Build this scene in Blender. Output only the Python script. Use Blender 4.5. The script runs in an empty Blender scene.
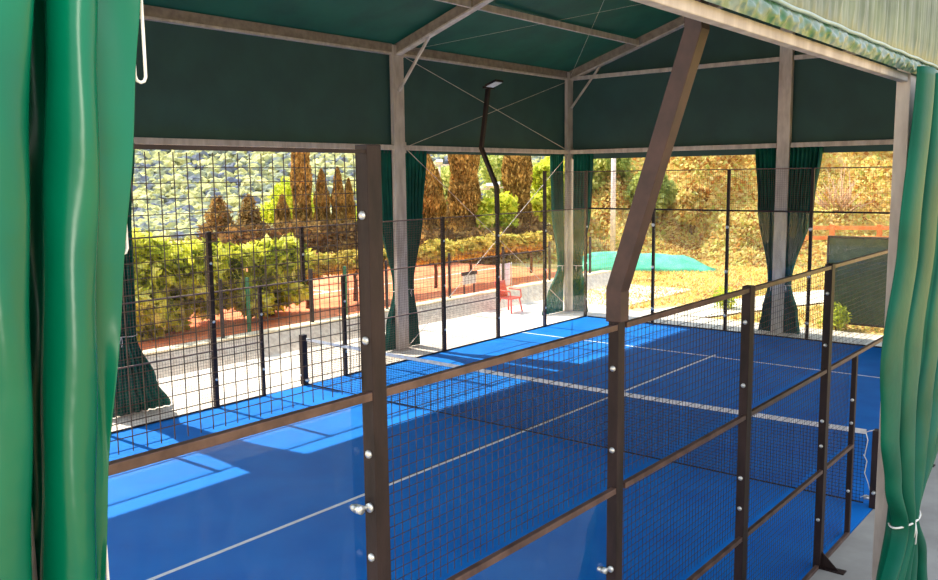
import bpy, bmesh, math, random
import numpy as np
from mathutils import Vector, Matrix, Quaternion
random.seed(7)
rng = np.random.default_rng(11)
scene = bpy.context.scene
COL = scene.collection
PI = math.pi

# ------------------------------------------------------------------ helpers
def tag(o, label=None, cat=None, group=None, kind=None):
    if label: o['label'] = label
    if cat: o['category'] = cat
    if group: o['group'] = group
    if kind: o['kind'] = kind
    return o

def empty(name, loc=(0, 0, 0), rz=0.0):
    o = bpy.data.objects.new(name, None)
    o.empty_display_size = 0.2
    o.location = loc
    o.rotation_euler = (0, 0, rz)
    COL.objects.link(o)
    return o

class MB:
    """collects shapes in world space, builds ONE mesh"""
    def __init__(s): s.v = []; s.f = []; s.sm = []
    def add(s, vs, fs, smooth=False):
        b = len(s.v); s.v += [tuple(v) for v in vs]
        s.f += [tuple(b + i for i in f) for f in fs]; s.sm += [smooth] * len(fs); return s
    def box(s, x0, x1, y0, y1, z0, z1):
        vs = [(x, y, z) for z in (z0, z1) for y in (y0, y1) for x in (x0, x1)]
        return s.add(vs, [(0, 2, 3, 1), (4, 5, 7, 6), (0, 1, 5, 4), (2, 6, 7, 3), (0, 4, 6, 2), (1, 3, 7, 5)])
    def bar(s, a, b, w, h=None, up=(0, 0, 1)):
        a = Vector(a); b = Vector(b); h = w if h is None else h
        d = (b - a).normalized(); u = Vector(up)
        if abs(d.dot(u)) > .98: u = Vector((0, 1, 0))
        r = d.cross(u).normalized(); u = r.cross(d).normalized()
        vs = [p + r * (i * w / 2) + u * (j * h / 2) for p in (a, b) for (i, j) in ((-1, -1), (1, -1), (1, 1), (-1, 1))]
        return s.add(vs, [(0, 1, 2, 3), (7, 6, 5, 4), (0, 4, 5, 1), (1, 5, 6, 2), (2, 6, 7, 3), (3, 7, 4, 0)])
    def chain(s, pts, w, h):
        """mitred square tube through pts lying in a plane x = const (w along x, h across)"""
        P = [Vector(p) for p in pts]; n = len(P); vs = []
        for i, p in enumerate(P):
            d1 = (P[i] - P[i-1]).normalized() if i else (P[1] - P[0]).normalized()
            d2 = (P[i+1] - P[i]).normalized() if i < n-1 else d1
            t = (d1 + d2).normalized(); k = 1 / max(.4, t.dot(d1))
            r = Vector((1, 0, 0)); u = r.cross(t).normalized() * (h / 2 * k)
            vs += [p - r*w/2 - u, p + r*w/2 - u, p + r*w/2 + u, p - r*w/2 + u]
        fs = [(0, 1, 2, 3), tuple(4*(n-1) + k for k in (3, 2, 1, 0))]
        for i in range(n-1):
            for k in range(4):
                k2 = (k+1) % 4
                fs.append((4*i+k, 4*i+4+k, 4*i+4+k2, 4*i+k2))
        return s.add(vs, fs)
    def tube(s, pts, r, n=8, smooth=True):
        P = [Vector(p) for p in pts]; m = len(P)
        rr = r if hasattr(r, '__len__') else [r] * m
        vs = []; prev = None
        for i, p in enumerate(P):
            t = (P[min(i+1, m-1)] - P[max(i-1, 0)]).normalized()
            if prev is None:
                a = Vector((0, 0, 1)) if abs(t.z) < .9 else Vector((1, 0, 0))
                u = t.cross(a).normalized()
            else:
                u = (prev - t * prev.dot(t)).normalized()
            prev = u; w = t.cross(u)
            for k in range(n):
                an = 2*PI*k/n
                vs.append(p + (u*math.cos(an) + w*math.sin(an)) * rr[i])
        fs = [tuple(range(n))[::-1], tuple((m-1)*n + k for k in range(n))]
        for i in range(m-1):
            for k in range(n):
                k2 = (k+1) % n
                fs.append((i*n+k, i*n+k2, (i+1)*n+k2, (i+1)*n+k))
        return s.add(vs, fs, smooth)
    def grid(s, P, nu, nv, smooth=True):
        """P: list of (nu*nv) points, row-major over v"""
        fs = [(j*nu+i, j*nu+i+1, (j+1)*nu+i+1, (j+1)*nu+i) for j in range(nv-1) for i in range(nu-1)]
        return s.add(P, fs, smooth)
    def build(s, name, mat, parent=None, bevel=0, solid=0):
        me = bpy.data.meshes.new(name)
        o = bpy.data.objects.new(name, me); COL.objects.link(o)
        off = Vector((0, 0, 0))
        if parent is not None:
            o.parent = parent
            p = parent
            while p is not None:
                off += Vector(p.location); p = p.parent
            vs = [tuple(Vector(v) - off) for v in s.v]
        else: vs = s.v
        me.from_pydata(vs, [], s.f); me.materials.append(mat)
        me.polygons.foreach_set('use_smooth', s.sm); me.update()
        if solid:
            m = o.modifiers.new('solid', 'SOLIDIFY'); m.thickness = solid; m.offset = 0
        if bevel:
            m = o.modifiers.new('bev', 'BEVEL'); m.width = bevel; m.segments = 2; m.limit_method = 'ANGLE'
        return o

def base_origin(o):
    """put a top-level mesh's origin at its base centre"""
    me = o.data; n = len(me.vertices); a = np.empty(n*3); me.vertices.foreach_get('co', a); a = a.reshape(-1, 3)
    c = np.array([(a[:, 0].min()+a[:, 0].max())/2, (a[:, 1].min()+a[:, 1].max())/2, a[:, 2].min()])
    a -= c; me.vertices.foreach_set('co', a.ravel()); o.location = c; me.update()
    return o

def np_mesh(name, V, F, mat, parent=None, smooth=False):
    """V (n,3), F (m,k) numpy"""
    me = bpy.data.meshes.new(name); o = bpy.data.objects.new(name, me); COL.objects.link(o)
    V = np.asarray(V, float)
    if parent is not None:
        o.parent = parent; p = parent; off = np.zeros(3)
        while p is not None: off += np.array(p.location); p = p.parent
        V = V - off
    k = F.shape[1]
    me.vertices.add(len(V)); me.vertices.foreach_set('co', V.ravel())
    me.loops.add(F.size); me.loops.foreach_set('vertex_index', F.ravel().astype(np.int32))
    me.polygons.add(len(F))
    me.polygons.foreach_set('loop_start', np.arange(0, F.size, k, dtype=np.int32))
    me.polygons.foreach_set('loop_total', np.full(len(F), k, dtype=np.int32))
    me.polygons.foreach_set('use_smooth', np.full(len(F), smooth))
    me.update(calc_edges=True); me.validate(); me.materials.append(mat)
    return o

# ------------------------------------------------------------------ materials
def L(r, g, b):
    f = lambda c: (c/255/12.92) if c/255 <= .04045 else ((c/255+.055)/1.055)**2.4
    return (f(r), f(g), f(b), 1)

def newmat(name):
    m = bpy.data.materials.new(name); m.use_nodes = True
    nt = m.node_tree; nt.nodes.clear()
    return m, nt, nt.nodes.new('ShaderNodeOutputMaterial')

def N(nt, t, **kw):
    n = nt.nodes.new(t)
    for k, v in kw.items():
        if k in ('operation', 'blend_type', 'noise_dimensions', 'feature', 'data_type', 'interpolation', 'wave_type', 'bands_direction', 'distance'): setattr(n, k, v)
        else: n.inputs[k].default_value = v
    return n

def ramp(nt, fac, stops):
    r = nt.nodes.new('ShaderNodeValToRGB'); nt.links.new(fac, r.inputs[0])
    e = r.color_ramp.elements
    e[0].position, e[0].color = stops[0]; e[1].position, e[1].color = stops[-1]
    for p, c in stops[1:-1]:
        x = e.new(p); x.color = c
    return r.outputs[0]

def principled(name, stops, scale=5, rough=.6, metal=0, bump=0, bscale=None, detail=4, spec=.5, stretch=None, coat=0):
    """noise-driven colour between stops"""
    m, nt, out = newmat(name)
    p = N(nt, 'ShaderNodeBsdfPrincipled', Roughness=rough, Metallic=metal)
    p.inputs['Specular IOR Level'].default_value = spec
    p.inputs['Coat Weight'].default_value = coat
    geo = nt.nodes.new('ShaderNodeTexCoord')
    mp = N(nt, 'ShaderNodeMapping'); nt.links.new(geo.outputs['Object'], mp.inputs[0])
    if stretch: mp.inputs['Scale'].default_value = stretch
    n = N(nt, 'ShaderNodeTexNoise', Scale=scale, Detail=detail, Roughness=.6); nt.links.new(mp.outputs[0], n.inputs['Vector'])
    nt.links.new(ramp(nt, n.outputs[0], stops), p.inputs['Base Color'])
    if bump:
        b = N(nt, 'ShaderNodeTexNoise', Scale=bscale or scale*4, Detail=3); nt.links.new(mp.outputs[0], b.inputs['Vector'])
        bp = N(nt, 'ShaderNodeBump', Strength=bump, Distance=.02); nt.links.new(b.outputs[0], bp.inputs['Height'])
        nt.links.new(bp.outputs[0], p.inputs['Normal'])
    nt.links.new(p.outputs[0], out.inputs[0])
    return m

def two(a, b, lo=.35, hi=.65): return [(lo, L(*a)), (hi, L(*b))]

def leafmat(name, cols, scale=1.5, trans=.45, rough=.6):
    """leaves: big-scale noise + random per leaf"""
    m, nt, out = newmat(name)
    tc = nt.nodes.new('ShaderNodeTexCoord')
    n = N(nt, 'ShaderNodeTexNoise', Scale=scale, Detail=3); nt.links.new(tc.outputs['Object'], n.inputs['Vector'])
    g = nt.nodes.new('ShaderNodeNewGeometry')
    mix = N(nt, 'ShaderNodeMath', operation='MULTIPLY_ADD'); nt.links.new(g.outputs['Random Per Island'], mix.inputs[0])
    mix.inputs[1].default_value = .4; nt.links.new(n.outputs[0], mix.inputs[2])
    sub = N(nt, 'ShaderNodeMath', operation='SUBTRACT'); nt.links.new(mix.outputs[0], sub.inputs[0]); sub.inputs[1].default_value = .2
    k = len(cols); st = [(.28 + .44*i/(k-1), L(*c)) for i, c in enumerate(cols)]
    c = ramp(nt, sub.outputs[0], st)
    d = N(nt, 'ShaderNodeBsdfDiffuse'); t = N(nt, 'ShaderNodeBsdfTranslucent')
    nt.links.new(c, d.inputs[0]); nt.links.new(c, t.inputs[0])
    ms = N(nt, 'ShaderNodeMixShader', Fac=trans); nt.links.new(d.outputs[0], ms.inputs[1]); nt.links.new(t.outputs[0], ms.inputs[2])
    nt.links.new(ms.outputs[0], out.inputs[0])
    return m

def glassmat(name, tint, smudge=.03, haze=(1, 1, 1, 1)):
    m, nt, out = newmat(name)
    tr = N(nt, 'ShaderNodeBsdfTransparent'); tr.inputs[0].default_value = tint
    gl = N(nt, 'ShaderNodeBsdfGlossy', Roughness=.0)
    fr = N(nt, 'ShaderNodeFresnel', IOR=1.5)
    ms = N(nt, 'ShaderNodeMixShader'); nt.links.new(fr.outputs[0], ms.inputs[0])
    nt.links.new(tr.outputs[0], ms.inputs[1]); nt.links.new(gl.outputs[0], ms.inputs[2])
    tc = nt.nodes.new('ShaderNodeTexCoord'); mp = N(nt, 'ShaderNodeMapping'); mp.inputs['Scale'].default_value = (3, 3, .9)
    nt.links.new(tc.outputs['Object'], mp.inputs[0])
    n = N(nt, 'ShaderNodeTexNoise', Scale=4, Detail=8, Roughness=.75); nt.links.new(mp.outputs[0], n.inputs['Vector'])
    f = ramp(nt, n.outputs[0], [(.45, (0, 0, 0, 1)), (.75, (smudge*3, smudge*3, smudge*3, 1))])
    df = N(nt, 'ShaderNodeBsdfDiffuse'); df.inputs[0].default_value = haze
    m2 = N(nt, 'ShaderNodeMixShader'); nt.links.new(f, m2.inputs[0]); nt.links.new(ms.outputs[0], m2.inputs[1]); nt.links.new(df.outputs[0], m2.inputs[2])
    nt.links.new(m2.outputs[0], out.inputs[0])
    return m

M = {}
M['court'] = principled('court_blue', two((0, 108, 200), (4, 120, 210)), scale=1.3, rough=.7, bump=.1, bscale=180, spec=.12)
M['line'] = principled('line_white', two((225, 225, 225), (245, 245, 245)), scale=8, rough=.7)
M['concrete'] = principled('patio_concrete', two((205, 190, 172), (232, 220, 205)), scale=1.5, rough=.9, bump=.1)
M['slab'] = principled('near_slab', two((150, 143, 136), (172, 166, 158)), scale=1.2, rough=.9, bump=.1)
M['steel'] = principled('galvanised', two((178, 162, 150), (212, 198, 186)), scale=6, rough=.6, metal=.1, stretch=(1, 1, .25))
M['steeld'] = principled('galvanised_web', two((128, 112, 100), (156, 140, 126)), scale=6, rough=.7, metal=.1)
M['frame'] = principled('brown_steel', two((30, 20, 19), (50, 35, 33)), scale=9, rough=.5, metal=.0, spec=.25, bump=.1, stretch=(1, 1, .3))
M['polepaint'] = principled('brown_pole', two((50, 30, 28), (72, 46, 42)), scale=6, rough=.5, metal=.1)
M['railn'] = principled('brown_rail', two((74, 52, 46), (104, 78, 68)), scale=9, rough=.4, metal=.2)
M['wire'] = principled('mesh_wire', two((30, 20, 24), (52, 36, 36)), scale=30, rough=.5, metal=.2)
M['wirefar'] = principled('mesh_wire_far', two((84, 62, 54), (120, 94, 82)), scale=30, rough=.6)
M['chrome'] = principled('bolt_steel', two((190, 190, 188), (230, 230, 228)), scale=20, rough=.3, metal=.7)
M['netcord'] = principled('net_black', two((14, 16, 24), (30, 32, 40)), scale=20, rough=.8)
M['tape'] = principled('net_tape', two((205, 200, 195), (235, 232, 228)), scale=12, rough=.8)
M['white'] = principled('white_cord', two((215, 210, 200), (240, 238, 230)), scale=12, rough=.6)
M['clay'] = principled('clay', two((222, 112, 62), (240, 150, 100)), scale=.8, rough=.95)
M['gravel'] = principled('gravel', two((205, 182, 160), (248, 232, 212), .3, .7), scale=9, rough=.95, bump=.5, bscale=30, detail=8)
M['coping'] = principled('coping', two((225, 205, 170), (240, 225, 195)), scale=3, rough=.9)
M['drygrass'] = principled('dry_ground', [(.3, L(196, 160, 70)), (.5, L(225, 190, 110)), (.7, L(240, 215, 160))], scale=.6, rough=.95, bump=.6, bscale=6, detail=8)
M['path'] = principled('pale_path', two((235, 215, 185), (250, 238, 215)), scale=.9, rough=.95)
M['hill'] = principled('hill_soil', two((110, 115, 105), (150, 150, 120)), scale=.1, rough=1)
M['bark'] = principled('bark', two((70, 48, 34), (110, 78, 54)), scale=9, rough=.9, bump=.5)
M['teal'] = principled('teal_mesh', two((70, 185, 140), (110, 210, 165)), scale=2, rough=.7)
M['red'] = principled('red_plastic', two((225, 60, 50), (240, 85, 70)), scale=3, rough=.5)
M['greenpost'] = principled('green_post', two((40, 120, 80), (60, 145, 100)), scale=8, rough=.5)
M['darkpost'] = principled('dark_post', two((45, 36, 34), (66, 54, 50)), scale=8, rough=.6)
M['mast'] = principled('mast_paint', two((205, 190, 180), (235, 222, 210)), scale=8, rough=.5)
M['lamp'] = principled('lamp_lens', two((190, 190, 190), (225, 225, 225)), scale=20, rough=.2)
M['wood'] = principled('wood_rail', two((205, 110, 55), (230, 140, 80)), scale=4, rough=.8)
M['pink'] = principled('pink_banner', two((250, 200, 215), (255, 235, 240)), scale=4, rough=.7)
M['deadwood'] = principled('deadwood', two((190, 150, 115), (220, 185, 150)), scale=5, rough=.9)

def fabric(name, a, b, rough, trans, scale=1.5, spec=.5, tcol=None, coat=0):
    m, nt, out = newmat(name)
    tc = nt.nodes.new('ShaderNodeTexCoord'); n = N(nt, 'ShaderNodeTexNoise', Scale=scale, Detail=3)
    nt.links.new(tc.outputs['Object'], n.inputs['Vector']); c = ramp(nt, n.outputs[0], two(a, b))
    p = N(nt, 'ShaderNodeBsdfPrincipled', Roughness=rough); p.inputs['Specular IOR Level'].default_value = spec
    p.inputs['Coat Weight'].default_value = coat; p.inputs['Coat Roughness'].default_value = .25
    nt.links.new(c, p.inputs['Base Color'])
    t = N(nt, 'ShaderNodeBsdfTranslucent')
    if tcol: t.inputs[0].default_value = L(*tcol)
    else: nt.links.new(c, t.inputs[0])
    b2 = N(nt, 'ShaderNodeTexNoise', Scale=scale*6, Detail=2); nt.links.new(tc.outputs['Object'], b2.inputs['Vector'])
    bp = N(nt, 'ShaderNodeBump', Strength=.12, Distance=.02); nt.links.new(b2.outputs[0], bp.inputs['Height']); nt.links.new(bp.outputs[0], p.inputs['Normal'])
    ms = N(nt, 'ShaderNodeMixShader', Fac=trans); nt.links.new(p.outputs[0], ms.inputs[1]); nt.links.new(t.outputs[0], ms.inputs[2])
    nt.links.new(ms.outputs[0], out.inputs[0]); return m
M['roof'] = fabric('roof_sheet', (18, 62, 52), (20, 74, 60), .6, .05, spec=.3)
M['wallfab'] = fabric('wall_sheet', (46, 72, 70), (50, 80, 76), .6, .02, spec=.3)
M['curtain'] = fabric('curtain_green', (0, 88, 62), (0, 104, 76), .27, .06, scale=2, spec=.32, coat=.0)
M['curtainr'] = fabric('curtain_green_right', (0, 80, 58), (0, 94, 70), .45, .04, scale=2, spec=.2)
M['curtaind'] = fabric('curtain_dark', (14, 80, 66), (18, 104, 86), .55, .3, scale=2, spec=.2)
M['valance'] = fabric('valance_pale', (98, 110, 88), (124, 136, 106), .4, .1, scale=3, spec=.4, coat=.2)
M['valgreen'] = fabric('valance_band', (40, 104, 58), (128, 146, 142), .3, .1, scale=6, spec=.4, coat=.3)
M['seam'] = principled('seam_strip', two((140, 165, 165), (165, 186, 184)), scale=5, rough=.4)
M['panelgreen'] = principled('green_windbreak', two((66, 88, 66), (84, 106, 78)), scale=3, rough=.8)
M['glass'] = glassmat('near_glass', (.93, .96, .97, 1), .006, (.8, .9, 1, 1))
M['glassfar'] = glassmat('far_glass', (.93, .96, .95, 1), .05, (1, .95, .85, 1))
M['loquat'] = leafmat('leaf_loquat', [(84, 100, 38), (178, 184, 56), (242, 236, 86), (255, 252, 150)], 1.6, .4)
M['vine'] = leafmat('leaf_vine', [(140, 124, 50), (206, 180, 84), (238, 214, 120), (200, 204, 96)], 1.8, .4)
M['cypress'] = leafmat('leaf_cypress', [(104, 82, 46), (160, 128, 70), (220, 182, 106)], 1.2, .2)
M['hedge'] = leafmat('leaf_hedge', [(108, 86, 58), (146, 118, 74), (184, 154, 90)], .9, .3)
M['bright'] = leafmat('leaf_bright', [(150, 168, 50), (206, 214, 70), (240, 238, 110)], .7, .4)
M['olive'] = leafmat('leaf_olive', [(140, 156, 84), (190, 200, 112), (232, 230, 150)], .5, .35)
M['ivy'] = leafmat('leaf_ivy', [(176, 122, 66), (226, 190, 110), (244, 222, 150), (196, 200, 100), (240, 232, 160), (206, 150, 80)], .6, .35)
M['orange'] = leafmat('leaf_orange', [(156, 92, 46), (206, 140, 66), (236, 184, 96)], .7, .35)
M['forest'] = leafmat('leaf_forest_shade_haze', [(112, 116, 132), (140, 146, 126), (186, 184, 122), (218, 210, 152)], .45, 0)  # lavender shadows, cream highlights and distance haze put into the forest colours

# ------------------------------------------------------------------ camera
CAM = Vector((-0.5179, -2.5719, 3.8874))
yaw, pit, rol = .8853, -.1294, -.0118
f = Vector((math.cos(pit)*math.sin(yaw), math.cos(pit)*math.cos(yaw), math.sin(pit)))
r = Vector((math.cos(yaw), -math.sin(yaw), 0)); u = r.cross(f)
r2 = r*math.cos(rol) + u*math.sin(rol); u2 = -r*math.sin(rol) + u*math.cos(rol)
cd = bpy.data.cameras.new('camera'); cam = bpy.data.objects.new('camera', cd); COL.objects.link(cam)
cam.matrix_world = Matrix(((r2.x, u2.x, -f.x, CAM.x), (r2.y, u2.y, -f.y, CAM.y), (r2.z, u2.z, -f.z, CAM.z), (0, 0, 0, 1)))
cd.sensor_width = 36; cd.lens = 36*867.89/938; cd.clip_end = 900; cd.clip_start = .05
scene.camera = cam

# ------------------------------------------------------------------ light
w = bpy.data.worlds.new('world'); scene.world = w; w.use_nodes = True
nt = w.node_tree; bg = nt.nodes['Background']
tc = nt.nodes.new('ShaderNodeTexCoord'); sx = nt.nodes.new('ShaderNodeSeparateXYZ'); nt.links.new(tc.outputs['Generated'], sx.inputs[0])
nt.links.new(ramp(nt, sx.outputs[2], [(0, (.97, .95, .9, 1)), (.15, (.95, .96, 1, 1)), (1, (.55, .75, 1, 1))]), bg.inputs[0])
bg.inputs[1].default_value = 1.9
sd = bpy.data.lights.new('sun', 'SUN'); sd.energy = 9.5; sd.angle = math.radians(.6); sd.color = (1, .93, .8)
sun = bpy.data.objects.new('sun', sd); COL.objects.link(sun); sun.rotation_euler = (math.radians(-43.3), 0, math.radians(1)); sun.location = (10, 40, 40)

ad = bpy.data.lights.new('curtain_highlight_fill', 'AREA'); ad.shape = 'RECTANGLE'; ad.size = 1.3; ad.size_y = 3.0; ad.energy = 20; ad.spread = math.radians(50); ad.color = (1, .93, .78)  # added unseen area light, puts highlights on the left curtain folds
al = bpy.data.objects.new('curtain_highlight_fill', ad); COL.objects.link(al); al.location = (-2.3, -4.6, 4.6)
al.rotation_euler = (Vector((.3, -1.0, 3.8)) - Vector(al.location)).to_track_quat('-Z', 'Y').to_euler()
# ------------------------------------------------------------------ ground
def zground(x, y):
    s = .93*x + .37*y; t = -.37*x + .93*y
    z = 0.0
    a = min(max((s-37)/17, 0), 1); a = a*a*(3-2*a)
    b = min(max((9-t)/6, 0), 1); b = b*b*(3-2*b)
    z += 11*a*b
    return z

def ground_mesh():
    xs = np.concatenate([np.linspace(-60, 20, 17), np.linspace(22, 70, 49), np.linspace(75, 120, 8)])
    ys = np.concatenate([np.linspace(-60, -20, 5), np.linspace(-18, 45, 43), np.linspace(50, 110, 9)])
    P = []
    for y in ys:
        for x in xs:
            P.append((x, y, zground(x, y) - .03))
    MB().grid(P, len(xs), len(ys)).build('ground', M['drygrass'])
    return bpy.data.objects['ground']
tag(ground_mesh(), 'dry yellow grass ground and banked slope beyond the end of the court', 'ground', kind='structure')

# court slab
root = empty('padel_court_floor', (10, 5, 0)); tag(root, 'blue artificial turf padel court floor with white lines', 'court floor', kind='structure')
MB().box(-.05, 20.05, -.05, 10.05, -.03, .0).build('court_turf', M['court'], root)
lm = lambda *a: MB().box(*a).build('court_line', M['line'], root)
lm(3.02, 3.07, 0, 10, .0, .004); lm(16.93, 16.98, 0, 10, .0, .004); lm(2.85, 17.15, 4.975, 5.025, .0, .005)
tag(MB().box(-8, 27, 10.06, 12.8, -.03, .015).build('far_patio', M['concrete']), 'pale sunlit concrete patio strip behind the far side fence', 'patio', kind='structure')
tag(MB().box(20.06, 21.6, -6, 10.05, -.03, .013).build('end_patio', M['concrete']), 'pale concrete strip behind the glass back wall', 'patio', kind='structure')
tag(MB().box(-8, 20.04, -8, -.06, -.03, .0).build('near_patio', M['slab']), 'grey concrete floor outside the near side fence', 'patio', kind='structure')
tag(MB().box(-8, -.06, -.05, 10.05, -.03, .0).build('left_patio', M['slab']), 'grey concrete strip beyond the left end of the court', 'patio', kind='structure')
# low bank + coping
mb = MB()
mb.add([(-8, 12.8, 0), (27, 12.8, 0), (27, 13.25, .42), (-8, 13.25, .42)], [(0, 1, 2, 3)])
tag(mb.build('gravel_bank', M['gravel']), 'low gravel coloured bank between the patio and the clay court', 'bank', kind='structure')
tag(MB().box(-8, 27, 13.25, 13.6, .2, .46).build('coping_kerb', M['coping']), 'pale coping kerb running along the top of the gravel bank', 'kerb', kind='structure')
root = empty('clay_court', (18, 24, 0)); tag(root, 'orange clay tennis court surface beyond the coping kerb', 'clay court', kind='structure')
MB().box(4, 27.5, 13.6, 33, .0, .3).build('clay_surface', M['clay'], root)
MB().box(9, 27, 18.2, 18.3, .3, .305).box(9, 27, 28, 28.1, .3, .305).box(17.9, 18, 18.2, 28, .3, .305).build('court_line', M['line'], root)
# pale path climbing to the right
P = []
for i, (x, y) in enumerate([(21.7, 9.2), (24.6, 8.3), (27.5, 7.3), (31, 5.6), (36, 3.2)]):
    for k in (0, 1): P.append((x, y - k*(1.9+.15*i), .0 + .012*1))
tag(MB().grid(P, 2, 5).build('gravel_path', M['path']), 'pale gravel path leading away behind the back glass', 'path', kind='structure')

# ------------------------------------------------------------------ hill with forest
def hz(x, y):
    d = math.hypot(x-CAM.x, y-CAM.y)
    a = max(0, d-92)
    return -2 + a*.19 + .0007*a*a + 2.5*math.sin(x*.035+1)*math.cos(y*.04)*min(1, a/40)
P = []; nu, nv = 60, 30
for j in range(nv):
    d = 88 + j*7
    for i in range(nu):
        an = -.15 + 1.75*i/(nu-1)
        x = CAM.x + d*math.sin(an); y = CAM.y + d*math.cos(an); P.append((x, y, hz(x, y)))
tag(MB().grid(P, nu, nv).build('hillside', M['hill']), 'hazy hillside rising behind the trees', 'hill', kind='structure')

def ico(sub):
    bm = bmesh.new(); bmesh.ops.create_icosphere(bm, subdivisions=sub, radius=1)
    V = np.array([v.co[:] for v in bm.verts]); F = np.array([[v.index for v in fc.verts] for fc in bm.faces]); bm.free(); return V, F
IV, IF = ico(2)
def blobs(C, R, jit=.22, flat=.85):
    n = len(C); C = np.asarray(C); R = np.asarray(R)
    V = np.tile(IV, (n, 1, 1)) * (1 + jit*rng.standard_normal((n, len(IV), 1)))
    V = V * R[:, None, None]; V[:, :, 2] *= flat; V += C[:, None, :]
    F = IF[None] + (np.arange(n)*len(IV))[:, None, None]
    return V.reshape(-1, 3), F.reshape(-1, 3)
C = []; R_ = []
for _ in range(17000):
    an = random.uniform(.28, 1.15); d = 60 + 127*random.random()**1.2
    x = CAM.x + d*math.sin(an); y = CAM.y + d*math.cos(an)
    rr = random.uniform(.4, .95)*(d/125); C.append((x, y, (hz(x, y) if d > 97 else -.1)+rr*.6)); R_.append(rr)
V, F = blobs(C, R_)
tag(np_mesh('hillside_forest', V, F, M['forest']), 'hazy pale green forest covering the distant hillside', 'forest', kind='stuff')

# ------------------------------------------------------------------ foliage generators
def leaves(clumps, n, size, aspect=.5, shell=.55, up=.3):
    """clumps: list of (cx,cy,cz,rx,ry,rz). returns quads"""
    cl = np.array(clumps, float); vol = (cl[:, 3]*cl[:, 4]*cl[:, 5])**(2/3); vol /= vol.sum()
    idx = rng.choice(len(cl), n, p=vol); c = cl[idx]
    d = rng.standard_normal((n, 3)); d /= np.linalg.norm(d, axis=1)[:, None]
    rad = (shell + (1-shell)*rng.random(n))[:, None] * (1+.08*rng.standard_normal((n, 1)))
    P = c[:, :3] + d*c[:, 3:]*rad
    a = d*.6 + rng.standard_normal((n, 3))*.7; a[:, 2] += up*-1; a /= np.linalg.norm(a, axis=1)[:, None]
    b = np.cross(a, rng.standard_normal((n, 3))); b /= np.linalg.norm(b, axis=1)[:, None]
    s = size*(.6+.8*rng.random(n))[:, None]
    V = np.stack([P-a*s*.5, P+b*s*aspect*.5, P+a*s*.5, P-b*s*aspect*.5], 1).reshape(-1, 3)
    return V, np.arange(4*n).reshape(-1, 4)

def tree(name, x, y, z0, clumps, n, size, mat, label, cat='tree', group=None, aspect=.5, trunk=None, shell=.55, up=.3, fol='foliage', branches=True):
    root = empty(name, (x, y, z0)); tag(root, label, cat, group)
    cl = [(x+c[0], y+c[1], z0+c[2], c[3], c[4], c[5]) for c in clumps]
    V, F = leaves(cl, n, size, aspect, shell, up)
    np_mesh(fol, V, F, mat, root)
    tr, th = trunk or (.12, 1.0)
    mb = MB(); mb.tube([(x, y, z0-.05), (x+.03, y, z0+th*.5), (x-.02, y+.02, z0+th)], [tr*1.2, tr, tr*.7])
    if branches:
        for c in cl[:6]:
            mb.tube([(x-.02, y+.02, z0+th*.85), ((x+c[0])/2, (y+c[1])/2, (z0+th+c[2])/2), (c[0], c[1], c[2])], [tr*.5, tr*.35, tr*.15], 6)
    mb.build('trunk', M['bark'], root)
    return root

def cypress(x, y, h, rad, mat, label, z0=-.1, n=13000, size=.17):
    root = empty('cypress_tree', (x, y, z0)); tag(root, label, 'cypress tree', 'cypresses behind the court')
    t = rng.random(n)**.8; zz = z0+.15 + t*h
    prof = rad*np.minimum(1, (1-t)*2.6)**.7*(.75+.25*np.minimum(1, t*6))*(1+.1*np.sin(t*23+x))
    an = rng.random(n)*2*PI; rr = prof*(.72+.3*rng.random(n))
    P = np.stack([x+rr*np.cos(an), y+rr*np.sin(an), zz], 1)
    a = np.stack([.25*np.cos(an), .25*np.sin(an), np.ones(n)], 1)+.25*rng.standard_normal((n, 3)); a /= np.linalg.norm(a, axis=1)[:, None]
    b = np.cross(a, rng.standard_normal((n, 3))); b /= np.linalg.norm(b, axis=1)[:, None]
    s = size*(.6+.8*rng.random(n))[:, None]
    V = np.stack([P-a*s*.5, P+b*s*.25, P+a*s*.5, P-b*s*.25], 1).reshape(-1, 3)
    np_mesh('foliage', V, np.arange(4*n).reshape(-1, 4), mat, root)
    # dense inner core so the column reads solid
    m2 = MB(); ks = [0, .1, .3, .5, .7, .85, .95, 1]
    m2.tube([(x, y, z0+.12+k*h*.97) for k in ks], [rad*.66*min(1, (1-k)*2.6)**.7*(.75+.25*min(1, k*6))+.01 for k in ks], 10)
    m2.build('inner_growth', M['hedge'], root)
    MB().tube([(x, y, z0-.05), (x, y, z0+.5)], rad*.18, 8).build('trunk', M['bark'], root)
    return root

def rc(n, rx, ry, z0, z1, r):
    out = []
    for _ in range(n):
        out.append((random.uniform(-rx, rx), random.uniform(-ry, ry), random.uniform(z0, z1), r*random.uniform(.7, 1.25), r*random.uniform(.7, 1.25), r*random.uniform(.6, 1)))
    return out

# loquat-like broadleaf trees behind the far fence (left)
tree('broadleaf_tree', 10.7, 16.0, .3, rc(24, 1.55, .7, .5, 2.1, .58)+rc(12, 1.6, .5, .3, .8, .45), 17000, .3, M['loquat'], 'tallest bright yellow green broadleaf tree, left one of the pair behind the far fence', aspect=.42, trunk=(.11, .9))
tree('broadleaf_tree', 13.75, 15.9, .3, rc(20, .95, .6, .5, 1.65, .5)+rc(6, .8, .4, .3, .6, .4), 12000, .3, M['loquat'], 'lower bright yellow green broadleaf tree, right one of the pair behind the far fence', aspect=.42, trunk=(.1, .9))

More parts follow.
